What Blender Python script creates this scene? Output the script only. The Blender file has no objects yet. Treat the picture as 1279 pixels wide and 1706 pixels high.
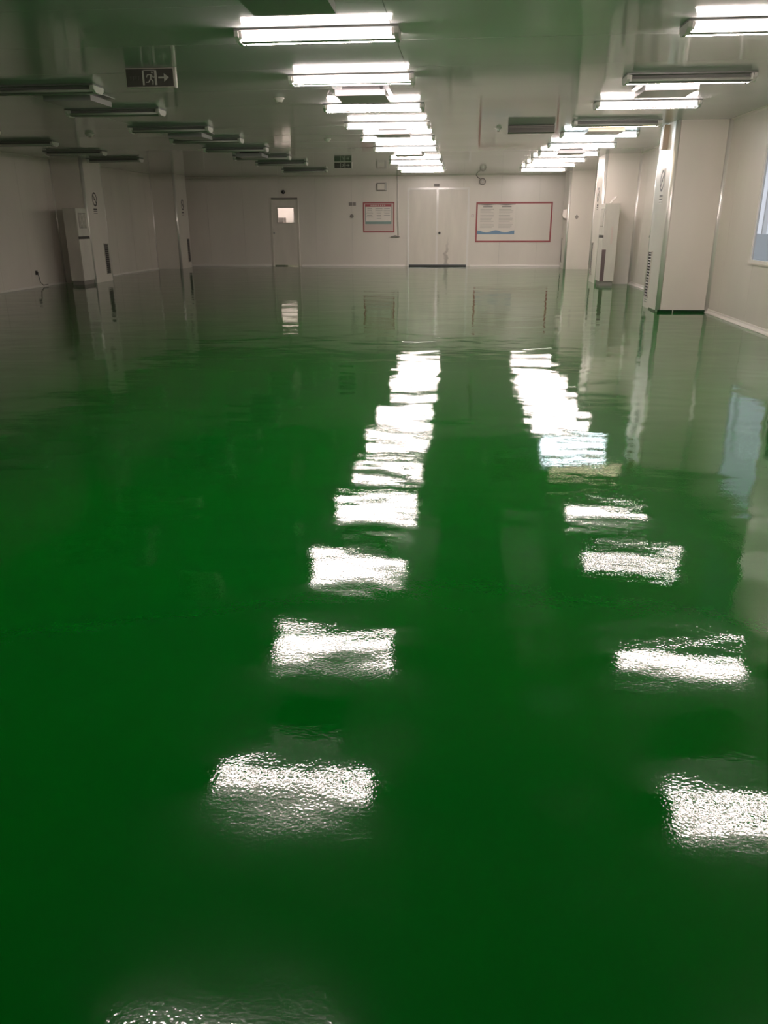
import bpy, math, random
from mathutils import Matrix, Vector

random.seed(7)
scene = bpy.context.scene
COL = scene.collection

# ------------------------------------------------------------------ camera
F_PX, IMG_W = 1300.0, 1279.0
PITCH, YAW, ROLL = math.radians(20.356), math.radians(5.4695), math.radians(-0.202)
fw = Vector((-math.sin(YAW) * math.cos(PITCH), math.cos(YAW) * math.cos(PITCH), -math.sin(PITCH)))
r0 = Vector((math.cos(YAW), math.sin(YAW), 0))
u0 = r0.cross(fw)
rt = r0 * math.cos(ROLL) + u0 * math.sin(ROLL)
up = u0 * math.cos(ROLL) - r0 * math.sin(ROLL)
cam_data = bpy.data.cameras.new('camera')
cam_data.sensor_fit = 'HORIZONTAL'
cam_data.sensor_width = 36.0
cam_data.lens = F_PX / IMG_W * 36.0
cam_data.clip_start = 0.05
cam_data.clip_end = 200
cam = bpy.data.objects.new('camera', cam_data)
COL.objects.link(cam)
cam.matrix_world = Matrix(((rt.x, up.x, -fw.x, 0.0), (rt.y, up.y, -fw.y, 0.0), (rt.z, up.z, -fw.z, 1.3), (0, 0, 0, 1)))
scene.camera = cam

# ------------------------------------------------------------------ world and exposure
world = bpy.data.worlds.new('world')
scene.world = world
world.use_nodes = True
bg = world.node_tree.nodes['Background']
bg.inputs[0].default_value = (0.90, 0.93, 1.0, 1)
bg.inputs[1].default_value = 0.80
TUBE_POWER = 80.0
vs = scene.view_settings
vs.view_transform = 'Standard'
vs.look = 'None'
vs.exposure = 0.0
vs.gamma = 1.0
vs.use_curve_mapping = False
cy = scene.cycles
cy.max_bounces = 8
cy.diffuse_bounces = 4
cy.glossy_bounces = 4
cy.sample_clamp_indirect = 6.0
cy.blur_glossy = 0.4
cy.use_denoising = True

# ------------------------------------------------------------------ materials
def principled(name, color, rough=0.5, metallic=0.0, spec=0.5, emit=None, strength=0.0, ior=None):
    m = bpy.data.materials.new(name)
    m.use_nodes = True
    b = m.node_tree.nodes['Principled BSDF']
    b.inputs['Base Color'].default_value = (*color, 1)
    b.inputs['Roughness'].default_value = rough
    b.inputs['Metallic'].default_value = metallic
    b.inputs['Specular IOR Level'].default_value = spec
    if ior:
        b.inputs['IOR'].default_value = ior
    if emit:
        b.inputs['Emission Color'].default_value = (*emit, 1)
        b.inputs['Emission Strength'].default_value = strength
    return m

def mottle(m, scale=(1, 1, 1), noise_scale=3.0, amount=0.12, bump=0.0, bump_scale=6.0, detail=4.0):
    """procedural tone variation (and a soft ripple) on a principled material"""
    nt = m.node_tree
    b = nt.nodes['Principled BSDF']
    tc = nt.nodes.new('ShaderNodeTexCoord')
    mp = nt.nodes.new('ShaderNodeMapping')
    mp.inputs['Scale'].default_value = scale
    nz = nt.nodes.new('ShaderNodeTexNoise')
    nz.inputs['Scale'].default_value = noise_scale
    nz.inputs['Detail'].default_value = detail
    geo = nt.nodes.new('ShaderNodeNewGeometry')
    nt.links.new(geo.outputs['Position'], mp.inputs['Vector'])
    nt.links.new(mp.outputs[0], nz.inputs['Vector'])
    c = b.inputs['Base Color'].default_value[:3]
    rp = nt.nodes.new('ShaderNodeValToRGB')
    rp.color_ramp.elements[0].position = 0.3
    rp.color_ramp.elements[1].position = 0.7
    rp.color_ramp.elements[0].color = (*[v * (1 - amount) for v in c], 1)
    rp.color_ramp.elements[1].color = (*[min(1, v * (1 + amount)) for v in c], 1)
    nt.links.new(nz.outputs['Fac'], rp.inputs['Fac'])
    nt.links.new(rp.outputs['Color'], b.inputs['Base Color'])
    if bump:
        n2 = nt.nodes.new('ShaderNodeTexNoise')
        n2.inputs['Scale'].default_value = bump_scale
        n2.inputs['Detail'].default_value = 2.0
        bp = nt.nodes.new('ShaderNodeBump')
        bp.inputs['Strength'].default_value = 1.0
        bp.inputs['Distance'].default_value = bump
        nt.links.new(mp.outputs[0], n2.inputs['Vector'])
        nt.links.new(n2.outputs['Fac'], bp.inputs['Height'])
        nt.links.new(bp.outputs['Normal'], b.inputs['Normal'])
    return m

def floor_material():
    m = principled('green_epoxy', (0.0002, 0.075, 0.0022), 0.02, ior=1.43)
    nt = m.node_tree
    b = nt.nodes['Principled BSDF']
    geo = nt.nodes.new('ShaderNodeNewGeometry')
    def noise(scale, detail, sx=1.0, sy=1.0, rough=0.5, dist=0.0):
        mp = nt.nodes.new('ShaderNodeMapping')
        mp.inputs['Scale'].default_value = (sx, sy, 1)
        n = nt.nodes.new('ShaderNodeTexNoise')
        n.inputs['Scale'].default_value = scale
        n.inputs['Detail'].default_value = detail
        n.inputs['Roughness'].default_value = rough
        n.inputs['Distortion'].default_value = dist
        nt.links.new(geo.outputs['Position'], mp.inputs['Vector'])
        nt.links.new(mp.outputs[0], n.inputs['Vector'])
        return n.outputs['Fac']
    def bump(h, dist, prev=None):
        bp = nt.nodes.new('ShaderNodeBump')
        bp.inputs['Strength'].default_value = 1.0
        bp.inputs['Distance'].default_value = dist
        nt.links.new(h, bp.inputs['Height'])
        if prev is not None:
            nt.links.new(prev, bp.inputs['Normal'])
        return bp.outputs['Normal']
    n = bump(noise(1.6, 2.0, 0.7, 1.0, 0.5, 0.3), FLOOR_WAVE)      # trowel waves
    n = bump(noise(9.0, 2.0, 0.6, 1.0), FLOOR_RIPPLE, n)            # small ripples
    n = bump(noise(110.0, 1.0), FLOOR_PEEL, n)                      # orange peel
    nt.links.new(n, b.inputs['Normal'])
    # batch to batch variation of the green
    f = noise(0.35, 3.0)
    rp = nt.nodes.new('ShaderNodeValToRGB')
    rp.color_ramp.elements[0].position = 0.35
    rp.color_ramp.elements[1].position = 0.65
    rp.color_ramp.elements[0].color = (0.0001, 0.096, 0.0065, 1)
    rp.color_ramp.elements[1].color = (0.0001, 0.116, 0.0040, 1)
    nt.links.new(f, rp.inputs['Fac'])
    nt.links.new(rp.outputs['Color'], b.inputs['Base Color'])
    return m

FLOOR_WAVE, FLOOR_RIPPLE, FLOOR_PEEL = 0.0082, 0.0006, 0.00013
M = {}
M['floor'] = floor_material()
M['ceiling'] = mottle(principled('ceiling_panel_paint', (0.60, 0.61, 0.61), 0.07, ior=1.55), (0.3, 1, 1), 0.8, 0.05, 0.0006, 1.2)
M['wall'] = mottle(principled('wall_panel_paint', (0.76, 0.71, 0.64), 0.30), (1, 1, 0.35), 1.2, 0.05)
M['backing'] = principled('seam_filler', (0.42, 0.40, 0.36), 0.6)
M['door'] = mottle(principled('door_paint', (0.74, 0.69, 0.61), 0.30), (3, 3, 0.6), 1.5, 0.06)
def stained_door():
    m = mottle(principled('stained_door_paint', (0.74, 0.69, 0.61), 0.30), (3, 3, 0.6), 1.5, 0.06)
    nt = m.node_tree
    b = nt.nodes['Principled BSDF']
    src = b.inputs['Base Color'].links[0].from_socket
    geo = nt.nodes.new('ShaderNodeNewGeometry')
    sp = nt.nodes.new('ShaderNodeSeparateXYZ')
    nt.links.new(geo.outputs['Position'], sp.inputs[0])
    nz = nt.nodes.new('ShaderNodeTexNoise')
    nz.inputs['Scale'].default_value = 5.0
    nz.inputs['Detail'].default_value = 4.0
    nt.links.new(geo.outputs['Position'], nz.inputs['Vector'])
    def mth(op, a, v):
        n = nt.nodes.new('ShaderNodeMath'); n.operation = op
        nt.links.new(a, n.inputs[0])
        if isinstance(v, float): n.inputs[1].default_value = v
        else: nt.links.new(v, n.inputs[1])
        return n.outputs[0]
    def mrange(a, lo, hi):
        n = nt.nodes.new('ShaderNodeMapRange'); n.interpolation_type = 'SMOOTHSTEP'
        nt.links.new(a, n.inputs[0]); n.inputs[1].default_value = lo; n.inputs[2].default_value = hi
        return n.outputs[0]
    off = mth('MULTIPLY', mth('SUBTRACT', nz.outputs['Fac'], 0.5), 0.35)
    dx = mth('ABSOLUTE', mth('ADD', mth('SUBTRACT', sp.outputs[0], -0.48), off), 0.0)
    near = mrange(dx, 0.075, 0.02)
    low = mrange(sp.outputs[2], 1.0, 0.25)
    fac = mth('MULTIPLY', mth('MULTIPLY', near, low), 0.55)
    mx = nt.nodes.new('ShaderNodeMixRGB')
    mx.inputs[2].default_value = (0.22, 0.19, 0.16, 1)
    nt.links.new(fac, mx.inputs[0]); nt.links.new(src, mx.inputs[1])
    nt.links.new(mx.outputs[0], b.inputs['Base Color'])
    return m
M['door_stained'] = stained_door()
M['trim'] = principled('white_trim', (0.86, 0.82, 0.77), 0.12)
M['alu'] = principled('satin_corner_trim', (0.93, 0.89, 0.84), 0.30, metallic=0.4, spec=0.8)
M['white'] = principled('white_enamel', (0.80, 0.79, 0.77), 0.25)
M['lamp_body'] = principled('lamp_body_shaded', (0.25, 0.25, 0.24), 0.4)  # white housing; backlit shade of the unlit lamps darkened into the colour
M['cap'] = principled('lamp_end_plastic', (0.78, 0.75, 0.72), 0.35)
M['ac'] = mottle(principled('aged_white_plastic', (0.66, 0.63, 0.57), 0.35), (2, 2, 1), 2.0, 0.08)
M['ac_side'] = mottle(principled('aged_side_panel', (0.60, 0.56, 0.50), 0.4), (2, 2, 1), 2.0, 0.08)
M['dark'] = principled('dark_plastic', (0.035, 0.032, 0.03), 0.45)
M['grille_dark'] = principled('grille_void', (0.05, 0.045, 0.045), 0.7)
M['slat'] = principled('grille_slat', (0.24, 0.22, 0.20), 0.5)
M['sign_face'] = principled('unlit_sign_face', (0.085, 0.08, 0.07), 0.35)
M['sign_mark'] = principled('sign_mark', (0.55, 0.54, 0.49), 0.45)
M['sign_faint'] = principled('sign_faint_mark', (0.12, 0.115, 0.10), 0.45)
M['red'] = principled('red_frame', (0.33, 0.075, 0.075), 0.5)
M['red_header'] = principled('red_header', (0.42, 0.10, 0.11), 0.5)
M['pink'] = principled('pale_board', (0.62, 0.52, 0.47), 0.5)
M['paper'] = principled('paper', (0.80, 0.74, 0.68), 0.6)
M['ink'] = principled('grey_ink', (0.42, 0.38, 0.36), 0.6)
M['teal'] = principled('teal_print', (0.22, 0.33, 0.30), 0.5)
M['blue'] = principled('blue_print', (0.16, 0.27, 0.40), 0.5)
M['mark_dark'] = principled('dark_print', (0.06, 0.05, 0.045), 0.5)
M['metal'] = principled('brushed_metal', (0.55, 0.53, 0.5), 0.3, metallic=0.9)
M['green_base'] = principled('green_base_coat', (0.002, 0.03, 0.008), 0.15)
M['purple_dark'] = principled('recess_shade', (0.13, 0.09, 0.09), 0.7)
M['beige'] = principled('beige_box', (0.36, 0.29, 0.24), 0.5)
M['vent_grey'] = principled('grey_vent', (0.10, 0.095, 0.09), 0.5)
M['diffuser'] = principled('diffuser_enamel', (0.42, 0.40, 0.42), 0.22)
M['bluegrey'] = principled('bluegrey_parapet', (0.84, 0.88, 0.90), 0.6)
M['tube_warm'] = principled('lit_tube_warm', (0.9, 0.9, 0.9), 0.4, emit=(1.0, 0.84, 0.80), strength=TUBE_POWER)
M['tube_dim'] = principled('lit_tube_dim', (0.9, 0.9, 0.9), 0.4, emit=(1.0, 0.80, 0.56), strength=TUBE_POWER * 0.35)
M['tube_cool'] = principled('lit_tube_cool', (0.9, 0.9, 0.9), 0.4, emit=(0.80, 0.92, 1.0), strength=TUBE_POWER * 0.8)
M['tube_off'] = principled('unlit_tube', (0.62, 0.62, 0.58), 0.25)
g = principled('window_glass', (0.95, 0.97, 1.0), 0.02, ior=1.05)
g.node_tree.nodes['Principled BSDF'].inputs['Transmission Weight'].default_value = 1.0
M['glass'] = g

# ------------------------------------------------------------------ mesh helpers
class MB:
    def __init__(self):
        self.v, self.f = [], []
    def box(self, x0, x1, y0, y1, z0, z1):
        i = len(self.v)
        self.v += [(x0, y0, z0), (x1, y0, z0), (x1, y1, z0), (x0, y1, z0), (x0, y0, z1), (x1, y0, z1), (x1, y1, z1), (x0, y1, z1)]
        for q in ((0, 3, 2, 1), (4, 5, 6, 7), (0, 1, 5, 4), (1, 2, 6, 5), (2, 3, 7, 6), (3, 0, 4, 7)):
            self.f.append(tuple(i + k for k in q))
        return self
    def prism(self, pts, a0, a1, axis):
        """extrude a 2-D outline along axis; the outline uses the other two axes in order"""
        i, n = len(self.v), len(pts)
        for a in (a0, a1):
            for p, q in pts:
                self.v.append({'x': (a, p, q), 'y': (p, a, q), 'z': (p, q, a)}[axis])
        self.f.append(tuple(range(i, i + n)))
        self.f.append(tuple(range(i + 2 * n - 1, i + n - 1, -1)))
        for k in range(n):
            j = (k + 1) % n
            self.f.append((i + k, i + n + k, i + n + j, i + j))
        return self
    def cyl(self, p0, p1, r0, r1=None, n=12):
        r1 = r0 if r1 is None else r1
        p0, p1 = Vector(p0), Vector(p1)
        d = (p1 - p0).normalized()
        a = d.orthogonal().normalized()
        b = d.cross(a)
        i = len(self.v)
        for p, r in ((p0, r0), (p1, r1)):
            for k in range(n):
                t = 2 * math.pi * k / n
                self.v.append(tuple(p + a * (r * math.cos(t)) + b * (r * math.sin(t))))
        self.f.append(tuple(range(i + n - 1, i - 1, -1)))
        self.f.append(tuple(range(i + n, i + 2 * n)))
        for k in range(n):
            j = (k + 1) % n
            self.f.append((i + k, i + j, i + n + j, i + n + k))
        return self
    def ring(self, c, r, w, y0, y1, n=24, sx=1.0, sz=1.0):
        """ring lying in the XZ plane around c=(x, z), extruded from y0 to y1"""
        i = len(self.v)
        for k in range(n):
            t = 2 * math.pi * k / n
            for rr in (r, r - w):
                for y in (y0, y1):
                    self.v.append((c[0] + sx * rr * math.cos(t), y, c[1] + sz * rr * math.sin(t)))
        for k in range(n):
            a, b = i + 4 * k, i + 4 * ((k + 1) % n)
            self.f += [(a, b, b + 2, a + 2), (a + 1, a + 3, b + 3, b + 1), (a, a + 1, b + 1, b), (a + 2, b + 2, b + 3, a + 3)]
        return self
    def mesh(self, name, mat, smooth=False):
        me = bpy.data.meshes.new(name)
        me.from_pydata(self.v, [], self.f)
        me.update()
        import bmesh
        bm = bmesh.new()
        bm.from_mesh(me)
        bmesh.ops.recalc_face_normals(bm, faces=bm.faces[:])
        bm.to_mesh(me)
        bm.free()
        me.materials.append(mat)
        if smooth:
            for p in me.polygons:
                p.use_smooth = len(p.vertices) == 4
        return me
    def build(self, name, mat, parent=None, loc=None, rotz=0.0, bevel=0.0, smooth=False):
        return place(name, self.mesh(name, mat, smooth), parent, loc, rotz, bevel)

def place(name, mesh, parent=None, loc=None, rotz=0.0, bevel=0.0):
    o = bpy.data.objects.new(name, mesh)
    COL.objects.link(o)
    if parent is not None:
        o.parent = parent
    if loc:
        o.location = loc
    if rotz:
        o.rotation_euler[2] = rotz
    if bevel:
        md = o.modifiers.new('bevel', 'BEVEL')
        md.width = bevel
        md.segments = 2
        md.limit_method = 'ANGLE'
    return o

def thing(name, label, cat, loc=(0, 0, 0), rotz=0.0, group=None):
    o = bpy.data.objects.new(name, None)
    o.empty_display_size = 0.1
    COL.objects.link(o)
    o.location = loc
    o.rotation_euler[2] = rotz
    return tag(o, label, cat, group)

def tag(o, label, cat, group=None):
    o['label'] = label
    o['category'] = cat
    if group:
        o['group'] = group
    return o

def struct(o, label, cat='room'):
    o['kind'] = 'structure'
    o['label'] = label
    o['category'] = cat
    return o

def copy_tree(o, parent=None):
    c = o.copy()
    COL.objects.link(c)
    c.parent = parent
    for ch in list(o.children):
        copy_tree(ch, c)
    return c

# ------------------------------------------------------------------ room dimensions (metres)
XL, XR, Y0, YB, CH = -9.18, 3.74, -4.0, 25.85, 2.647
COLX_R, COLX_L = 2.98, -8.44                       # inner faces of the columns

# floor
fl = MB().box(XL - 0.2, XR + 0.2, Y0 - 0.2, YB + 3.6, -0.12, 0.0).build('floor', M['floor'])
struct(fl, 'glossy freshly coated green epoxy floor of the empty hall', 'floor')

# ceiling: backing slab and sandwich panels laid across the hall
ce = MB().box(XL - 0.2, XR + 0.2, Y0 - 0.2, YB + 0.2, CH + 0.012, CH + 0.12).build('ceiling', M['backing'])
struct(ce, 'low grey-green glossy ceiling of wide metal panels', 'ceiling')
xs = [XL, -4.87, -0.56, XR]
pm = {}
y = 7.03 - 1.15 * 10
while y < YB:
    ya, yb = max(y, Y0), min(y + 1.15, YB)
    if yb - ya > 0.05:
        for i in range(3):
            w, d = xs[i + 1] - xs[i] - 0.005, yb - ya - 0.006
            key = (round(w, 3), round(d, 3))
            if key not in pm:
                pm[key] = MB().box(-w / 2, w / 2, -d / 2, d / 2, 0, 0.010).mesh('ceiling_panel', M['ceiling'])
            p = place('ceiling_panel', pm[key], ce, ((xs[i] + xs[i + 1]) / 2, (ya + yb) / 2, CH))
            p.rotation_euler = (math.radians(random.uniform(-0.07, 0.07)), math.radians(random.uniform(-0.01, 0.01)), 0)
    y += 1.15

def rects_minus(a0, a1, z0, z1, holes):
    out = [(a0, a1, z0, z1)]
    for h0, h1, k0, k1 in holes:
        nxt = []
        for p0, p1, q0, q1 in out:
            if h1 <= p0 or h0 >= p1 or k1 <= q0 or k0 >= q1:
                nxt.append((p0, p1, q0, q1))
                continue
            if h0 > p0: nxt.append((p0, h0, q0, q1))
            if h1 < p1: nxt.append((h1, p1, q0, q1))
            m0, m1 = max(p0, h0), min(p1, h1)
            if k0 > q0: nxt.append((m0, m1, q0, k0))
            if k1 < q1: nxt.append((m0, m1, k1, q1))
        out = nxt
    return out

def wall(name, label, axis, plane, out, a0, a1, holes, start, mat=None, thick=0.10):
    """axis 'x' runs along X (plane is a Y), 'y' runs along Y; out = +1/-1 away from the room"""
    def bx(mb, r, d0, d1):
        p, q = sorted((plane + out * d0, plane + out * d1))
        if axis == 'x': mb.box(r[0], r[1], p, q, r[2], r[3])
        else: mb.box(p, q, r[0], r[1], r[2], r[3])
    mb = MB()
    for r in rects_minus(a0, a1, 0, CH + 0.01, holes): bx(mb, r, 0.012, thick)
    w = mb.build(name, M['backing'])
    struct(w, label, 'wall')
    s = start
    while s < a1:
        r0, r1 = max(s, a0), min(s + 1.15, a1)
        if r1 - r0 > 0.03:
            mb = MB()
            for r in rects_minus(r0 + 0.002, r1 - 0.002, 0, CH, holes): bx(mb, r, 0.0, 0.0115)
            if mb.v: mb.build('wall_panel', mat or M['wall'], w)
        s += 1.15
    return w

D1 = (-6.03, -5.13, 0.0, 2.05)                     # single door
D2 = (-1.72, 0.20, 0.0, 2.30)                      # double door
W1 = (9.72, 11.08, 0.80, 2.20)                     # window in the right wall
wall('wall_back', 'greyish cream panel wall at the far end of the hall', 'x', YB, 1, XL - 0.1, XR + 0.1, [D1, D2], -9.20)
wall('wall_left', 'dim cream panel wall along the left side of the hall', 'y', XL, -1, Y0, YB, [], -4.0)
wall('wall_right', 'cream panel wall along the right side with a window', 'y', XR, 1, Y0, YB, [W1], -4.0, thick=0.03)
wall('wall_front', 'cream panel wall behind the viewer', 'x', Y0, -1, XL - 0.1, XR + 0.1, [], -9.20)

# coved base strips
def base_profile(h=0.055, t=0.045):
    return [(0, 0), (t, 0), (t, 0.006), (0.022, 0.018), (0.012, 0.032), (0.008, h), (0, h)]
b = MB().prism([(XR - p, q) for p, q in base_profile()], Y0, YB, 'y').build('baseboard_right', M['trim'])
struct(b, 'white coved base strip along the right wall', 'baseboard')
b = MB().prism([(XL + p, q) for p, q in base_profile(0.04, 0.03)], Y0, YB, 'y').build('baseboard_left', M['trim'])
struct(b, 'thin white base strip along the left wall', 'baseboard')
mb = MB()
for a0, a1 in ((XL, D1[0] - 0.05), (D1[1] + 0.05, D2[0] - 0.06), (D2[1] + 0.06, XR)):
    mb.prism([(YB - p, q) for p, q in base_profile(0.05, 0.04)], a0, a1, 'x')
b = mb.build('baseboard_back', M['trim'])
struct(b, 'white base strip along the far wall beside the doors', 'baseboard')
# ceiling cove strips
for i, (nm, mb) in enumerate((
        ('right', MB().prism([(XR, CH), (XR - 0.035, CH), (XR - 0.01, CH - 0.01), (XR, CH - 0.035)], Y0, YB, 'y')),
        ('left', MB().prism([(XL, CH), (XL + 0.035, CH), (XL + 0.01, CH - 0.01), (XL, CH - 0.035)], Y0, YB, 'y')),
        ('far', MB().prism([(YB, CH), (YB - 0.035, CH), (YB - 0.01, CH - 0.01), (YB, CH - 0.035)], XL, XR, 'x')))):
    o = mb.build('trim_%d' % (i + 1), M['wall'])
    struct(o, 'narrow cove strip where the %s wall meets the ceiling' % nm, 'trim')

# ------------------------------------------------------------------ columns
GR_SLATS = 15
def make_column(side, yf, label, depth=1.0, grille=True, base=False):
    """side +1: on the right wall, -1: on the left wall; yf = Y of the face towards the camera"""
    w = 0.765
    t = thing('column', label, 'column', ((COLX_R if side > 0 else COLX_L), yf, 0), 0, 'boxed columns along the side walls')
    s = side
    r, n = 0.045, 5
    pts = []
    for k in range(n + 1):
        a = math.pi / 2 * k / n
        pts.append((s * (r - r * math.cos(a)), r - r * math.sin(a)))
    body = pts + [(s * w, 0), (s * w, depth)]
    for k in range(n + 1):
        a = math.pi / 2 * k / n
        body.append((s * (r - r * math.sin(a)), depth - r + r * math.cos(a)))
    MB().prism(body, 0.0, CH, 'z').build('shaft', M['wall'], t)
    for far in (0, 1):
        arc = []
        for rr in (r + 0.004, r - 0.004):
            seg = []
            for k in range(n + 3):
                a = math.pi / 2 * (k - 1) / n
                px, py = s * (r - rr * math.cos(a)), r - rr * math.sin(a)
                seg.append((px, depth - py if far else py))
            arc += seg if rr > r else seg[::-1]
        MB().prism(arc, 0.0, CH - 0.002, 'z').build('corner_trim', M['alu'], t, smooth=True)
    # concave strip where the camera-side face meets the wall
    cv, R = [(s * w - s * 0.002, 0.0)], 0.05
    for k in range(n + 1):
        a = math.pi / 2 * k / n
        cv.append((s * (w - R + R * math.sin(a)) - s * 0.002, -R + R * math.cos(a)))
    MB().prism(cv, 0.0, CH - 0.002, 'z').build('cove_trim', M['alu'], t, smooth=True)
    if grille:
        x0, x1 = (-0.012, 0.004) if s > 0 else (-0.004, 0.012)
        g0, g1, z0, z1 = 0.64, 0.88, 0.16, 0.86
        fr = MB()
        xa, xb = sorted((0.0, -s * 0.012))
        fr.box(xa, xb, g0, g1, z0, z0 + 0.015).box(xa, xb, g0, g1, z1 - 0.015, z1)
        fr.box(xa, xb, g0, g0 + 0.015, z0, z1).box(xa, xb, g1 - 0.015, g1, z0, z1)
        gr = fr.build('return_grille', M['ac_side'], t)
        xa, xb = sorted((0.0, -s * 0.003))
        MB().box(xa, xb, g0 + 0.015, g1 - 0.015, z0 + 0.015, z1 - 0.015).build('grille_backing', M['grille_dark'], gr)
        sl = MB()
        for k in range(GR_SLATS):
            zz = z0 + 0.04 + (z1 - z0 - 0.08) * k / (GR_SLATS - 1)
            sl.prism([(-s * 0.003, zz + 0.012), (-s * 0.011, zz), (-s * 0.011, zz - 0.004), (-s * 0.003, zz + 0.006)], g0 + 0.016, g1 - 0.016, 'y')
        sl.build('grille_slats', M['slat'], gr)
    if base:
        xa, xb = sorted((s * 0.02, s * 0.24))
        MB().box(xa, xb, -0.010, 0.0, 0.0, 0.035).build('base_strip', M['green_base'], t)
        xa, xb = sorted((s * 0.255, s * 0.72))
        MB().box(xa, xb, -0.010, 0.0, 0.0, 0.035).build('base_strip', M['green_base'], t)
        xa, xb = sorted((-s * 0.008, 0.0))
        MB().box(xa, xb, 0.06, 0.5, 0.0, 0.025).build('base_strip', M['green_base'], t)
    return t

RC = [(6.75, 'nearest right column, out of frame, seen only as a pale floor reflection'),
      (12.6, 'large cream column on the right nearest in view, with a dark green base strip'),
      (18.5, 'cream column on the right with a white floor-standing air conditioner before it'),
      (24.35, 'farthest right cream column in the corner by the red-framed board')]
for yf, lb in RC:
    make_column(1, yf, lb, base=(yf == 12.6))
LC = [(18.15, 'dim column on the left with a white cabinet air conditioner before it'),
      (24.1, 'farthest left dim column in the corner of the far wall')]
for yf, lb in LC:
    make_column(-1, yf, lb)

# ------------------------------------------------------------------ window_1 in the right wall
w1 = MB()
fa, fb, za, zb = W1
ft = 0.032
for r in ((fa, fb, za, za + ft), (fa, fb, zb - ft, zb), (fa, fa + ft, za + ft, zb - ft), (fb - ft, fb, za + ft, zb - ft)):
    w1.box(XR - 0.010, XR + 0.03, r[0], r[1], r[2], r[3])
win = w1.build('window_1', M['trim'])
struct(win, 'white framed window with pale blue glass at the right picture edge', 'window')
MB().box(XR + 0.006, XR + 0.012, fa + ft, fb - ft, za + ft, zb - ft).build('pane', M['glass'], win)
MB().box(XR - 0.002, XR + 0.006, fa + ft, fa + ft + 0.02, za + ft, zb - ft).build('glazing_bead', M['white'], win)
MB().box(XR - 0.002, XR + 0.006, fb - ft - 0.02, fb - ft, za + ft, zb - ft).build('glazing_bead', M['white'], win)
MB().box(XR - 0.016, XR, fa - 0.01, fb + 0.01, za - 0.025, za).build('window_sill', M['door'], win)
# gallery outside that window: parapet, posts
px = 5.9
par = MB().box(px, px + 0.15, 4.0, 24.0, -0.12, 1.06).build('wall_outside', M['bluegrey'])
struct(par, 'blue-grey parapet seen through the right window', 'wall')
mb = MB()
for yy in (6.7, 9.1, 11.5, 13.9, 17.1, 20.3):
    mb.box(px + 0.02, px + 0.10, yy - 0.03, yy + 0.03, 1.06, 3.4)
o = mb.build('trim_4', M['white'])
struct(o, 'white window bars of the gallery outside the right window', 'trim')
fo = MB().box(XR + 0.22, px, 4.0, 24.0, -0.12, -0.02).build('floor_outside', M['bluegrey'])
struct(fo, 'grey floor of the gallery outside the right window', 'floor')

# ------------------------------------------------------------------ doors in the far wall
def door_frame(D, name, label, t=0.06, mid=False):
    x0, x1, z0, z1 = D
    mb = MB()
    mb.box(x0, x0 + t, YB - 0.02, YB + 0.09, 0, z1).box(x1 - t, x1, YB - 0.02, YB + 0.09, 0, z1)
    mb.box(x0 + t, x1 - t, YB - 0.02, YB + 0.09, z1 - t, z1)
    o = mb.build(name, M['trim'] if mid else M['door'])
    return struct(o, label, 'door')
d1 = door_frame(D1, 'door_1', 'plain single door with a small lit square window, far wall left', 0.05)
lx0, lx1 = D1[0] + 0.05, D1[1] - 0.05
mb = MB()
WX0, WX1, WZ0, WZ1 = -5.80, -5.29, 1.31, 1.74
for r in rects_minus(lx0 + 0.004, lx1 - 0.004, 0.03, D1[3] - 0.055, [(WX0, WX1, WZ0, WZ1)]):
    mb.box(r[0], r[1], YB + 0.0, YB + 0.045, r[2], r[3])
leaf = mb.build('door_leaf', M['door'], d1)
MB().box(WX0, WX1, YB + 0.018, YB + 0.024, WZ0, WZ1).build('pane', M['glass'], leaf)
mb = MB()
for r in ((WX0 - 0.03, WX1 + 0.03, WZ1, WZ1 + 0.03), (WX0 - 0.03, WX1 + 0.03, WZ0 - 0.03, WZ0), (WX0 - 0.03, WX0, WZ0, WZ1), (WX1, WX1 + 0.03, WZ0, WZ1)):
    mb.box(r[0], r[1], YB - 0.008, YB + 0.0, r[2], r[3])
mb.build('window_bead', M['ac_side'], leaf)
MB().cyl((-5.93, YB, 1.0), (-5.93, YB - 0.03, 1.0), 0.03).cyl((-5.93, YB - 0.03, 1.0), (-5.93, YB - 0.07, 1.0), 0.022, 0.034).build('door_knob', M['metal'], leaf, smooth=True)
MB().box(-5.98, -5.15, YB - 0.05, YB - 0.021, 1.985, 2.035).build('door_closer', M['slat'], d1)

d2 = door_frame(D2, 'door_2', 'wide cream double door with white frame in the far wall', 0.055, True)
xm = -0.77
for k, (a, b_) in enumerate(((D2[0] + 0.058, xm - 0.003), (xm + 0.003, D2[1] - 0.058))):
    leaf = MB().box(a, b_, YB - 0.004, YB + 0.04, 0.05, D2[3] - 0.058).build('door_leaf', M['door_stained'] if k else M['door'], d2)
    if k == 0:
        MB().box(b_ - 0.05, b_ + 0.02, YB - 0.016, YB - 0.004, 0.05, D2[3] - 0.06).build('meeting_strip', M['trim'], leaf)
    else:
        MB().cyl((-0.71, YB - 0.004, 0.99), (-0.71, YB - 0.03, 0.99), 0.028).cyl((-0.71, YB - 0.03, 0.99), (-0.71, YB - 0.075, 0.99), 0.022, 0.036).build('door_knob', M['dark'], leaf, smooth=True)
MB().box(D2[0] + 0.058, D2[1] - 0.058, YB + 0.005, YB + 0.05, 0.0, 0.045).build('threshold', M['dark'], d2)
MB().box(-0.90, -0.74, YB - 0.055, YB - 0.004, 2.325, 2.40).build('door_closer', M['slat'], d2)

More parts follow.
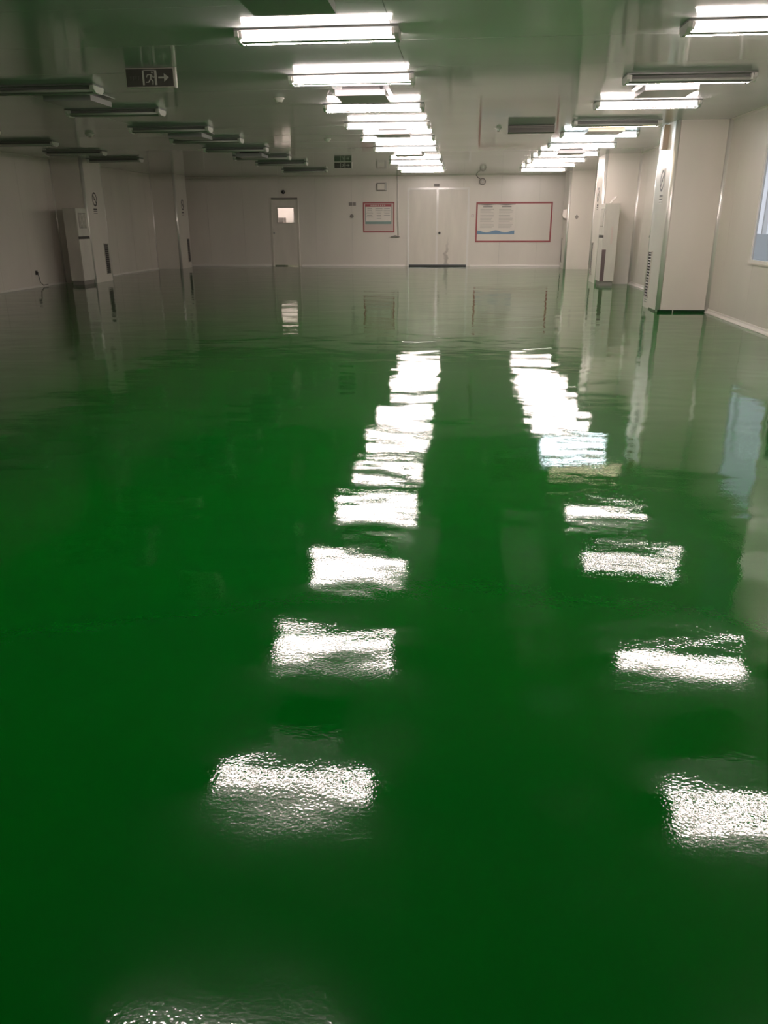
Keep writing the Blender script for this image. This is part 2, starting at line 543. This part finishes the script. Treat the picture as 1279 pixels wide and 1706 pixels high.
# lit room behind the single door
rx0, rx1, ry1 = -8.0, -4.2, YB + 2.6
mb = MB()
mb.box(rx0, rx1, ry1, ry1 + 0.1, 0, 2.66).box(rx0 - 0.1, rx0, YB + 0.11, ry1, 0, 2.66).box(rx1, rx1 + 0.1, YB + 0.11, ry1, 0, 2.66)
mb.box(rx0, rx1, YB + 0.11, ry1, 2.66, 2.76)
o = mb.build('wall_side_room', M['wall'])
struct(o, 'bright wall of the side room seen through the single door window', 'wall')
cb = thing('storage_cabinet', 'grey storage cabinet seen through the lit window of the single door', 'cabinet', (-6.38, YB + 2.2, 0))
MB().box(-0.4, 0.32, -0.2, 0.2, 0.06, 1.47).build('body', M['slat'], cb, bevel=0.006)
for k in (-1, 1):
    dd = MB().box(-0.035 - 0.355 * (k < 0), -0.045 + 0.355 * (k > 0), -0.215, -0.2, 0.09, 1.44).build('cabinet_door', M['slat'], cb)
    MB().box(-0.04 + k * 0.05 - 0.008, -0.04 + k * 0.05 + 0.008, -0.235, -0.215, 0.7, 0.85).build('handle', M['metal'], dd)
MB().box(-0.38, 0.3, -0.18, 0.18, 0.0, 0.06).build('plinth', M['dark'], cb)

# ------------------------------------------------------------------ ceiling lamps
L2 = 0.61
lamp_mesh = {}
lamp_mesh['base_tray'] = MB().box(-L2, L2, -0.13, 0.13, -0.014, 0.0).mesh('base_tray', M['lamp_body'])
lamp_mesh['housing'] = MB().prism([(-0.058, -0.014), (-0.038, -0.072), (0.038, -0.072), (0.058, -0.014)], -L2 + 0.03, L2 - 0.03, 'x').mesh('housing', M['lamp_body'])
for sg in (-1, 1):
    a, b_ = sorted((sg * (L2 - 0.03), sg * L2))
    lamp_mesh['end_cap%d' % sg] = MB().prism([(-0.13, -0.014), (-0.118, -0.05), (-0.07, -0.080), (0.07, -0.080), (0.118, -0.05), (0.13, -0.014)], a, b_, 'x').mesh('end_cap', M['cap'])
    a, b_ = sorted((sg * (L2 - 0.03), sg * (L2 - 0.052)))
    lamp_mesh['lamp_holder%d' % sg] = MB().prism([(-0.106, -0.014), (-0.106, -0.05), (-0.096, -0.066), (-0.074, -0.066), (-0.064, -0.05), (-0.064, -0.014)], a, b_, 'x').mesh('lamp_holder', M['cap'])
for nm in ('warm', 'dim', 'cool', 'off'):
    lamp_mesh[nm] = MB().cyl((-L2 + 0.045, 0, 0), (L2 - 0.045, 0, 0), 0.0145, n=10).mesh('tube', M['tube_' + nm], smooth=True)

def lamp(xc, yc, near, far, label, group, tilt=0.0):
    t = thing('tube_lamp', label, 'ceiling lamp', (xc, yc, CH - 0.0015), tilt, group)
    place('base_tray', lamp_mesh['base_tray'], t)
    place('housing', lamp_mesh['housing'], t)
    for sg in (-1, 1):
        e = place('end_cap', lamp_mesh['end_cap%d' % sg], t)
        place('lamp_holder', lamp_mesh['lamp_holder%d' % sg], e)
        h = place('lamp_holder', lamp_mesh['lamp_holder%d' % sg], e)
        h.location = (0, 0.17, 0)
    place('tube', lamp_mesh[near], t, (0, -0.085, -0.056))
    place('tube', lamp_mesh[far], t, (0, 0.085, -0.056))
    return t

ORD = ['first', 'second', 'third', 'fourth', 'fifth', 'sixth', 'seventh', 'eighth', 'ninth', 'tenth', 'eleventh']
GA, GB, GC = 'lit lamps in the row towards the double door', 'lamps in the row towards the large board', 'unlit lamps on the dark left side'
rowA = [6.63, 8.55, 10.56, 12.40, 14.27, 16.25, 19.65, 21.75, 22.98]
for i, yy in enumerate(rowA):
    lamp(-1.115, yy, 'warm', 'warm', '%s lamp from the camera in the lit row leading to the double door' % ORD[i], GA, random.uniform(-0.006, 0.006))
rowB = [(6.69, 'warm', 'warm', 'brightly lit lamp at the top right picture corner, first in the right row'),
        (8.86, 'off', 'warm', 'second lamp of the right row, front tube dark and rear tube glowing'),
        (10.68, 'warm', 'warm', 'third lamp of the right row, lit, left of the nearest right column'),
        (12.60, 'off', 'dim', 'fourth lamp of the right row, dim yellowish, reaching to the nearest right column'),
        (14.06, 'cool', 'cool', 'fifth lamp of the right row, shining bluish white'),
        (15.99, 'warm', 'warm', 'sixth lamp of the right row, warm white just beyond the bluish one'),
        (17.81, 'warm', 'warm', 'seventh lamp of the right row leading to the large board'),
        (19.55, 'warm', 'warm', 'eighth lamp of the right row leading to the large board'),
        (21.2, 'warm', 'warm', 'ninth lamp of the right row leading to the large board'),
        (23.0, 'warm', 'warm', 'last lamp of the right row, nearest the far wall')]
for i, (yy, n_, f_, lb) in enumerate(rowB):
    lamp(2.16 - 0.008 * i, yy, n_, f_, lb, GB, random.uniform(-0.006, 0.006))
# the two rows go on over the camera; the next lamps show only as reflections in the floor
over = ['whose reflection lies in the lower middle of the floor', 'whose reflection touches the bottom picture edge', 'over the camera', 'behind the camera', 'far behind the camera']
for i, yy in enumerate((4.63, 2.61)):
    lamp(-1.115, yy, 'warm', 'warm', 'lamp of the double door row, ' + over[i], GA)
over[0], over[1] = 'reflected at the lower right picture edge', 'just before the camera'
for i, yy in enumerate((4.63, 2.61)):
    lamp(2.16, yy, 'warm', 'warm', 'out of frame lamp of the right row, ' + over[i], GB)
rowC = [8.82, 10.62, 12.55, 14.25, 16.0, 18.0, 19.85, 22.6]
wordC = ['nearest unlit lamp on the left, cut by the left picture edge', 'second unlit lamp on the left, beyond the nearest air diffuser there']
for i, yy in enumerate(rowC):
    lamp(-4.42 + 0.02 * i, yy, 'off', 'off', wordC[i] if i < 2 else '%s unlit lamp from the camera in the dark left ceiling row' % ORD[i], GC)
for i, yy in enumerate((12.55, 14.4, 16.4, 18.3)):
    lamp(-7.72, yy, 'off', 'off', ['unlit lamp by the left wall at the left picture edge, nearest of its row', 'second unlit lamp in the row along the left wall', 'third unlit lamp along the left wall, above the first left column', 'farthest unlit lamp in the row along the left wall'][i], GC)
# side room lamps; the farther one is unseen, added to brighten the room
lamp(-6.0, YB + 1.2, 'warm', 'warm', 'nearer lamp of the side room behind the single door', 'lamps in the side room')
lamp(-6.0, YB + 1.9, 'warm', 'warm', 'farther unseen lamp added to brighten the side room behind the single door', 'lamps in the side room')

# ------------------------------------------------------------------ square air diffusers between the lamps
dm = {}
dm['flange'] = MB().box(-0.30, 0.30, -0.30, 0.30, -0.012, 0).mesh('flange', M['diffuser'])
dm['neck'] = MB().box(-0.20, 0.20, -0.20, 0.20, -0.04, -0.012).mesh('neck', M['vent_grey'])
dm['plate'] = MB().box(-0.265, 0.265, -0.275, 0.275, -0.095, -0.04).mesh('plate', M['diffuser'])
def diffuser(x, y, label):
    t = thing('air_diffuser', label, 'air vent', (x, y, CH - 0.0015), 0, 'square supply air diffusers on the ceiling')
    for nm in ('flange', 'neck', 'plate'):
        place('diffuser_plate' if nm == 'plate' else nm, dm[nm], t)
    return t
DY = [5.45, 9.40, 13.25, 17.1]
wA = ['grey square diffuser plate at the top picture edge above the first lit lamp', 'grey square diffuser between second and third lamps of the double door row', 'small diffuser between the fourth and fifth lamps of the row to the double door', 'far diffuser in the gap of the row to the double door']
wB = ['diffuser of the right row over the camera side, out of frame', 'grey square diffuser between the second and third lamps of the right row', 'small diffuser just before the bluish lamp in the right row', 'far diffuser behind the sixth lamp of the right row']
for i, yy in enumerate(DY):
    diffuser(-1.11, yy, wA[i])
    diffuser(2.07, yy, wB[i])
for i, yy in enumerate(DY[1:]):
    diffuser(-4.31, yy, ['pale-sided square diffuser beside the nearest unlit lamp on the left', 'second unlit-side diffuser hanging behind the third dark lamp on the left', 'farthest small diffuser in the dark left ceiling row'][i])

# ------------------------------------------------------------------ exit signs hung under the ceiling
def exit_sign(x0, y, w, h, label):
    t = thing('exit_sign', label, 'exit sign', (x0, y, CH - 0.002), 0, 'unlit exit signs under the ceiling')
    MB().box(0, w, 0, 0.035, -h, -0.004).build('sign_body', M['ac_side'], t)
    MB().box(0.004, w - 0.004, -0.003, 0, -h + 0.006, -0.010).build('sign_face', M['sign_face'], t)
    MB().cyl((w + 0.012, 0.015, -h - 0.008), (w + 0.012, 0.015, 0.0), 0.014, n=10).build('end_rail', M['trim'], t, smooth=True)
    pc = MB()
    def Q(pts):     # outline in sign units: u 0..1 across, v 0..1 up
        i, n = len(pc.v), len(pts)
        for yy in (-0.006, -0.003):
            for u, v in pts: pc.v.append((u * w, yy, -h + 0.004 + v * (h - 0.012)))
        pc.f.append(tuple(range(i, i + n))); pc.f.append(tuple(range(i + 2 * n - 1, i + n - 1, -1)))
        for k in range(n):
            j = (k + 1) % n
            pc.f.append((i + k, i + n + k, i + n + j, i + j))
    def bar(u0, v0, u1, v1, tu):
        a = math.atan2((v1 - v0) * h, (u1 - u0) * w)
        du, dv = -math.sin(a) * tu / 2, math.cos(a) * tu / 2 * w / h
        Q([(u0 + du, v0 + dv), (u1 + du, v1 + dv), (u1 - du, v1 - dv), (u0 - du, v0 - dv)])
    bar(0.365, 0.10, 0.365, 0.90, 0.035)
    bar(0.625, 0.10, 0.625, 0.90, 0.045)
    bar(0.38, 0.90, 0.61, 0.90, 0.012)
    pc2 = pc
    pc = MB()
    hd = [(0.555 + 0.018 * math.cos(k * 0.785), 0.78 + 0.018 * w / h * math.sin(k * 0.785)) for k in range(8)]
    Q(hd)
    bar(0.515, 0.42, 0.535, 0.68, 0.036)         # trunk
    bar(0.535, 0.66, 0.575, 0.50, 0.016)         # front arm
    bar(0.575, 0.50, 0.605, 0.55, 0.014)
    bar(0.525, 0.66, 0.455, 0.66, 0.016)         # back arm
    bar(0.455, 0.66, 0.435, 0.52, 0.014)
    bar(0.52, 0.44, 0.565, 0.30, 0.022)          # front leg
    bar(0.565, 0.30, 0.555, 0.12, 0.018)
    bar(0.51, 0.43, 0.475, 0.26, 0.022)          # back leg
    bar(0.475, 0.26, 0.415, 0.26, 0.018)
    pc.build('running_figure', M['sign_mark'], t)
    pc2.build('door_pictogram', M['sign_mark'], t)
    pc = MB()
    bar(0.68, 0.5, 0.83, 0.5, 0.030)
    Q([(0.80, 0.72), (0.90, 0.5), (0.80, 0.28)])
    pc.build('arrow', M['sign_mark'], t)
    pc = MB()
    for k in range(4):                           # worn, unreadable characters
        u = 0.10 + 0.055 * k
        bar(u, 0.38, u, 0.58, 0.010); bar(u - 0.018, 0.48, u + 0.018, 0.48, 0.010); bar(u - 0.018, 0.57, u + 0.018, 0.57, 0.010)
    pc.build('worn_characters', M['sign_faint'], t)
exit_sign(-3.145, 7.92, 0.455, 0.163, 'dark unlit exit sign with running figure and right arrow, near top left')
exit_sign(-3.07, 20.0, 0.41, 0.14, 'small dark exit sign far off, hanging near the far wall')

# dark slotted return vent under the ceiling, between the rows
t = thing('ceiling_vent', 'dark long slotted vent box under the ceiling left of the right lamp row', 'air vent', (0.97, 12.93, CH - 0.002))
MB().box(-0.34, 0.34, 0, 0.16, -0.105, 0).build('vent_box', M['vent_grey'], t, bevel=0.004)
for k in range(5):
    MB().box(-0.33, 0.33, -0.008, 0.0, -0.098 + 0.019 * k, -0.090 + 0.019 * k).build('vent_slat', M['slat'], t)

# smoke detectors and sprinkler heads
def detector(x, y, label, r=0.055):
    t = thing('smoke_detector', label, 'smoke detector', (x, y, CH - 0.0015), 0, 'detectors on the ceiling')
    MB().cyl((0, 0, -0.012), (0, 0, 0), r, n=20).build('base_ring', M['trim'], t, smooth=True)
    MB().cyl((0, 0, -0.045), (0, 0, -0.012), r * 0.55, r * 0.9, n=20).build('sensor_head', M['trim'], t, smooth=True)
    MB().cyl((0, 0, -0.052), (0, 0, -0.045), r * 0.3, n=12).build('sensor_tip', M['slat'], t, smooth=True)
detector(-5.98, 13.3, 'round white smoke detector on the dark left ceiling', 0.075)
detector(-2.14, 9.9, 'grey round detector left of the third lit lamp', 0.06)
detector(0.50, 13.3, 'small detector left of the dark slotted ceiling vent', 0.05)
detector(-0.88, 17.9, 'tiny detector in the gap of the row to the double door', 0.04)
detector(-2.35, 14.6, 'flat detector on the ceiling above the far exit sign', 0.06)

# ------------------------------------------------------------------ cabinet air conditioners by the columns
def air_conditioner(side, x, y, h, label, flap=False):
    """front faces the hall; side +1 stands by the right wall"""
    s = -side
    t = thing('air_conditioner', label, 'air conditioner', (x, y, 0), 0, 'cabinet air conditioners')
    d, w = 0.30, 0.54
    def bx(a, b_, c, e, f_, g_):
        p, q = sorted((s * a, s * b_))
        return MB().box(p, q, c, e, f_, g_)
    bx(-d + 0.02, -0.02, -w / 2 + 0.02, w / 2 - 0.02, 0, 0.085).build('plinth', M['slat'], t)
    bx(-d, -0.012, -w / 2, w / 2, 0.085, h).build('cabinet', M['ac_side'], t, bevel=0.008)
    fp = bx(-0.012, 0.004, -w / 2, w / 2, 1.03, h - 0.004).build('upper_panel', M['ac'], t, bevel=0.004)
    lv = bx(0.004, 0.006, -w / 2 + 0.09, w / 2 - 0.09, 1.20, h - 0.10).build('air_outlet', M['slat'], fp)
    for k in range(6):
        yy = -w / 2 + 0.12 + k * 0.06
        bx(0.004, 0.016, yy - 0.016, yy + 0.016, 1.21, h - 0.11).build('louvre', M['ac'], fp)
    bx(-0.012, 0.002, -w / 2 + 0.01, w / 2 - 0.01, 0.975, 1.03).build('control_strip', M['dark'], t)
    bx(-0.012, 0.004, -w / 2, w / 2, 0.09, 0.975).build('lower_panel', M['ac'], t, bevel=0.004)
    if flap:
        bx(-0.085, -0.004, -w / 2 - 0.003, -w / 2 + 0.001, 0.09, 0.74).build('side_recess_shade', M['purple_dark'], t)  # flat panel; dark interior of the open slot put into its colour
        bx(-0.20, -0.16, -w / 2 - 0.004, -w / 2 + 0.001, 0.86, 1.20).build('side_label', M['pink'], t)
        o = bx(-0.17, 0.0, -0.25, 0.02, 0.0, 0.012).build('top_flap', M['ac'], t, (0, 0, h + 0.001))
        o.location = (s * -0.12, 0, h + 0.003)
        o.rotation_euler[1] = math.radians(48) * s
    return t
air_conditioner(-1, -8.445, 17.86, 1.62, 'white cabinet air conditioner standing before the first left column')
air_conditioner(1, 2.975, 18.205, 1.66, 'white cabinet air conditioner with raised top flap by the second right column', True)
o = MB().prism([(0, 0), (0.16, 0), (0.17, 0.004), (0.16, 0.010), (0.0, 0.012)], -0.08, 0.08, 'y').build('paper_stack', M['paper'], None, (3.12, 18.33, 1.6605))
tag(o, 'small stack of white paper lying on the right air conditioner', 'paper')

# ------------------------------------------------------------------ notices on the columns
def ban_sign(side, y, z, label, nlabel, nz=None):
    s = -side
    x = COLX_R if side > 0 else COLX_L
    t = thing('prohibition_sign', label, 'sign', (x, y, z), 0, 'prohibition signs on the columns')
    def bx(a, b_, c, e, f_, g_):
        p, q = sorted((s * a, s * b_))
        return MB().box(p, q, c, e, f_, g_)
    bx(0.0, 0.004, -0.135, 0.135, -0.17, 0.17).build('sign_plate', M['paper'], t)
    i = MB()
    n = 28
    for k in range(n):
        a = 2 * math.pi * k / n
        for rr in (0.118, 0.090):
            for xx in (0.004, 0.006):
                i.v.append((s * xx, rr * math.cos(a), 1.30 * rr * math.sin(a)))
    for k in range(n):
        a, c = 4 * k, 4 * ((k + 1) % n)
        i.f += [(a, c, c + 2, a + 2), (a + 1, a + 3, c + 3, c + 1), (a, a + 1, c + 1, c), (a + 2, c + 2, c + 3, a + 3)]
    i.build('ring', M['mark_dark'], t)
    sl = MB()
    pl = sorted((s * 0.004, s * 0.0062))
    sl.prism([(-0.082, 0.080), (-0.062, 0.105), (0.082, -0.080), (0.062, -0.105)], pl[0], pl[1], 'x')
    sl.build('slash', M['mark_dark'], t)
    pl = sorted((s * 0.004, s * 0.0055))
    MB().prism([(-0.05, -0.02), (0.05, -0.02), (0.05, 0.012), (-0.05, 0.012)], pl[0], pl[1], 'x').build('pictogram', M['slat'], t)
    nt_ = thing('notice_label', nlabel, 'label', (x, y - 0.02, z - 0.26), 0, 'small notices under the prohibition signs')
    bx(0.0, 0.003, -0.11, 0.11, -0.07, 0.07).build('label_plate', M['paper'], nt_)
    for k, hh in enumerate((0.034, 0.018, 0.010)):
        zz = 0.045 - 0.042 * k
        bx(0.003, 0.004, -0.095, 0.095, zz - hh / 2, zz + hh / 2).build('print_line', M['mark_dark'], nt_)
ban_sign(1, 13.10, 1.875, 'round prohibition sign on the nearest right column', 'small printed notice below the sign on the nearest right column')
ban_sign(1, 19.05, 1.86, 'prohibition sign on the second right column behind the air conditioner', 'small printed notice low on the second right column')
ban_sign(-1, 18.60, 1.82, 'round prohibition sign on the first left column', 'small dark notice below the sign on the first left column')
ban_sign(-1, 24.62, 1.82, 'faint prohibition sign on the farthest left column', 'faint notice below the sign on the farthest left column')
# labels stuck under the grille of the nearest right column
t = thing('notice_label', 'small printed sticker below the grille of the nearest right column', 'label', (COLX_R, 13.36, 0.10), 0, 'stickers')
MB().box(-0.003, 0, -0.10, 0.10, -0.045, 0.045).build('label_plate', M['paper'], t)
for k in range(2):
    MB().box(-0.004, -0.003, -0.08, 0.08, -0.02 + 0.035 * k, -0.005 + 0.035 * k).build('print_line', M['slat'], t)
# tan box high on the nearest right column
t = thing('junction_box', 'tan narrow box hanging at the top of the nearest right column', 'box', (COLX_R, 13.08, 2.30))
MB().box(-0.075, 0, -0.06, 0.06, 0.0, 0.33).build('box_body', M['beige'], t, bevel=0.005)
MB().box(-0.078, -0.075, -0.052, 0.052, 0.012, 0.318).build('box_cover', M['beige'], t)
# dispenser and diamond label on the farthest right column
t = thing('dispenser', 'small white dispenser on the farthest right column edge', 'dispenser', (COLX_R, 24.62, 1.38))
MB().prism([(0, 0.0), (-0.09, 0.03), (-0.12, 0.10), (-0.10, 0.24), (0, 0.27)], -0.13, 0.13, 'y').build('dispenser_body', M['paper'], t, bevel=0.006)
MB().box(-0.075, -0.02, -0.06, 0.06, -0.018, 0.010).build('outlet', M['slat'], t)
o = MB().prism([(0, -0.07), (0.06, 0), (0, 0.07), (-0.06, 0)], -0.004, 0.0, 'y').build('diamond_label', M['slat'], None, (3.25, 24.349, 1.43))
tag(o, 'small dark diamond sticker on the farthest right column', 'sticker')
# sockets
def socket(name, x, y, z, side, label, cord=False):
    t = thing(name, label, 'socket', (x, y, z), 0, 'wall sockets')
    p, q = sorted((0, -side * 0.012))
    MB().box(p, q, -0.043, 0.043, -0.043, 0.043).build('socket_plate', M['dark'] if cord else M['slat'], t, bevel=0.004)
    p, q = sorted((-side * 0.012, -side * 0.035))
    MB().box(p, q, -0.02, 0.02, -0.02, 0.02).build('plug', M['dark'], t)
    if cord:
        c = MB()
        pts = [(0.03, 0, -0.02), (0.04, 0.02, -0.10), (0.035, 0.05, -0.20), (0.04, 0.16, -0.27), (0.05, 0.34, -0.265)]
        for a, b_ in zip(pts, pts[1:]): c.cyl((-side * a[0], a[1], a[2]), (-side * b_[0], b_[1], b_[2]), 0.007, n=8)
        c.build('cord', M['dark'], t)
socket('wall_socket', XL, 16.9, 0.30, -1, 'dark wall socket with a cord on the left wall', True)
socket('wall_socket', XR, 16.9, 1.02, 1, 'small wall socket between the two nearest right columns')

# ------------------------------------------------------------------ things on the far wall
def on_back(name, label, cat, x, z, group=None):
    return thing(name, label, cat, (x, YB, z), 0, group)
def frame_parts(t, x0, x1, z0, z1, w, mat, d=0.016):
    for r in ((x0, x1, z1 - w, z1), (x0, x1, z0, z0 + w), (x0, x0 + w, z0 + w, z1 - w), (x1 - w, x1, z0 + w, z1 - w)):
        MB().box(r[0], r[1], -d, 0, r[2], r[3]).build('frame_bar', mat, t)
# small red-framed board and its poster
t = on_back('notice_board', 'small square red-framed notice board left of the double door', 'notice board', -2.605, 1.01)
frame_parts(t, -0.49, 0.49, 0, 0.88, 0.035, M['red'])
MB().box(-0.455, 0.455, -0.006, 0, 0.035, 0.845).build('board_panel', M['pink'], t)
t = thing('poster', 'poster with red header and teal footer in the small red frame', 'poster', (-2.62, YB - 0.0065, 1.255))
MB().box(-0.41, 0.41, -0.003, 0, 0, 0.575).build('sheet', M['paper'], t)
MB().box(-0.41, 0.41, -0.005, -0.003, 0.50, 0.575).build('header', M['red_header'], t)
MB().box(-0.41, 0.41, -0.005, -0.003, 0.0, 0.075).build('footer', M['teal'], t)
frs = MB().box(-0.41, -0.395, -0.005, -0.003, 0.075, 0.50).box(0.395, 0.41, -0.005, -0.003, 0.075, 0.50)
frs.build('border', M['teal'], t)
for cx_, n_ in ((-0.27, 6), (0.02, 7), (0.27, 5)):
    ln = MB()
    for k in range(n_):
        ww = random.uniform(0.06, 0.11)
        ln.box(cx_ - ww, cx_ + ww, -0.004, -0.003, 0.44 - k * 0.048, 0.455 - k * 0.048)
    ln.build('print_lines', M['ink'], t)
hl = MB()
for k in range(8):
    hl.box(-0.24 + 0.06 * k, -0.205 + 0.06 * k, -0.006, -0.005, 0.52, 0.555)
hl.build('header_print', M['pink'], t)
# large red-framed board and its notice
t = on_back('notice_board', 'large wide red-framed notice board right of the double door', 'notice board', 1.56, 0.715)
frame_parts(t, -1.16, 1.15, 0, 1.155, 0.045, M['red'])
MB().box(-1.115, 1.105, -0.006, 0, 0.045, 1.11).build('board_panel', M['wall'], t)
t = thing('poster', 'white printed notice with blue wave bottom on the large board', 'poster', (1.02, YB - 0.0065, 0.95))
MB().box(-0.57, 0.57, -0.003, 0, 0, 0.87).build('sheet', M['paper'], t)
wv = [(-0.57, 0.0), (0.57, 0.0)]
for k in range(25):
    u = 0.57 - 1.14 * k / 24
    wv.append((u, 0.085 + 0.030 * math.cos(u * 11.0) - 0.01 * abs(u)))
MB().prism(wv, -0.005, -0.003, 'y').build('wave_footer', M['blue'], t)
wv = [(-0.57, 0.87), (0.57, 0.87)]
for k in range(13):
    u = 0.57 - 1.14 * k / 12
    wv.append((u, 0.84 + 0.012 * math.cos(u * 11.0)))
MB().prism(wv, -0.005, -0.003, 'y').build('wave_header', M['slat'], t)
for cx_ in (-0.28, 0.29):
    ln = MB()
    ln.box(cx_ - 0.13, cx_ + 0.16, -0.0045, -0.003, 0.775, 0.80)
    ln.build('print_title', M['slat'], t)
    ln = MB()
    for k in range(13):
        ww = random.uniform(0.16, 0.22)
        ln.box(cx_ - 0.21, cx_ - 0.21 + 2 * ww, -0.004, -0.003, 0.715 - k * 0.044, 0.725 - k * 0.044)
    ln.build('print_lines', M['ink'], t)
# emergency light box
t = on_back('emergency_light', 'small square grey emergency light box above the small red board', 'emergency light', -2.51, 2.215)
MB().box(-0.15, 0.15, -0.06, 0, 0, 0.225).build('box_body', M['slat'], t, bevel=0.006)
MB().box(-0.125, 0.095, -0.066, -0.06, 0.028, 0.197).build('front_panel', M['door'], t)
MB().box(0.105, 0.155, -0.075, -0.055, 0.01, 0.215).build('side_reflector', M['metal'], t)
# small signs
t = on_back('notice_label', 'small dark two-part label left of the small red board', 'label', -3.43, 1.79, 'labels on the far wall')
MB().box(-0.11, 0.0, -0.005, 0, 0, 0.10).build('label_plate', M['slat'], t)
MB().box(0.02, 0.11, -0.005, 0, 0, 0.10).build('label_plate', M['slat'], t)
o = MB().cyl((0, 0, 0), (0, -0.03, 0), 0.055, n=16).cyl((0, -0.03, 0), (0, -0.04, 0), 0.03, n=12).build('push_button', M['slat'], None, (-3.45, YB, 1.49), smooth=False)
tag(o, 'round dark push button below the two-part label', 'button')
# bell above the single door
t = on_back('door_bell', 'small dark round bell above the single door', 'bell', -5.59, 2.20)
MB().cyl((0, 0, 0), (0, -0.02, 0), 0.045, n=16).build('bell_base', M['slat'], t, smooth=True)
MB().cyl((0, -0.02, 0), (0, -0.055, 0), 0.06, 0.03, n=16).build('bell_cup', M['dark'], t, smooth=True)
# conduit with a small shelf
t = on_back('cable_conduit', 'thin white vertical conduit ending in a small bracket left of the double door', 'conduit', -1.99, 0.89)
MB().cyl((-0.03, -0.025, 1.745), (0.0, -0.025, 0.03), 0.02, n=10).build('pipe', M['trim'], t, smooth=True)
for zz in (0.45, 1.05, 1.6):
    MB().box(-0.045, 0.02, -0.048, 0, zz - 0.012, zz + 0.012).build('clip', M['trim'], t)
MB().prism([(-0.24, 0.0), (-0.10, 0.035), (0.04, 0.0), (0.04, -0.02), (-0.24, -0.02)], -0.07, 0, 'y').build('bracket', M['slat'], t)
# round fitting with its cable
t = on_back('wall_clock', 'small round dark-rimmed clock with a cable, right of the double door top', 'clock', 0.56, 2.45)
MB().ring((0, 0), 0.10, 0.025, -0.06, 0).build('rim', M['slat'], t)
MB().cyl((0, 0, 0), (0, -0.04, 0), 0.078, n=24).build('dial', M['ac_side'], t)
MB().cyl((0, -0.04, 0), (0, -0.055, 0), 0.03, 0.012, n=16).build('hub', M['white'], t, smooth=True)
c = MB()
pts = [(-0.07, -0.03, 0.08), (-0.13, -0.02, 0.11), (-0.17, -0.02, 0.15), (-0.20, -0.02, 0.195)]
for a, b_ in zip(pts, pts[1:]): c.cyl(a, b_, 0.012, n=8)
c.build('cable', M['slat'], t)
# light switch beside the double door
t = on_back('light_switch', 'small pale light switch between double door and large board', 'switch', 0.30, 1.44)
MB().box(-0.043, 0.043, -0.010, 0, 0, 0.086).build('switch_plate', M['pink'], t, bevel=0.003)
MB().box(-0.018, 0.018, -0.016, -0.010, 0.02, 0.066).build('rocker', M['white'], t)
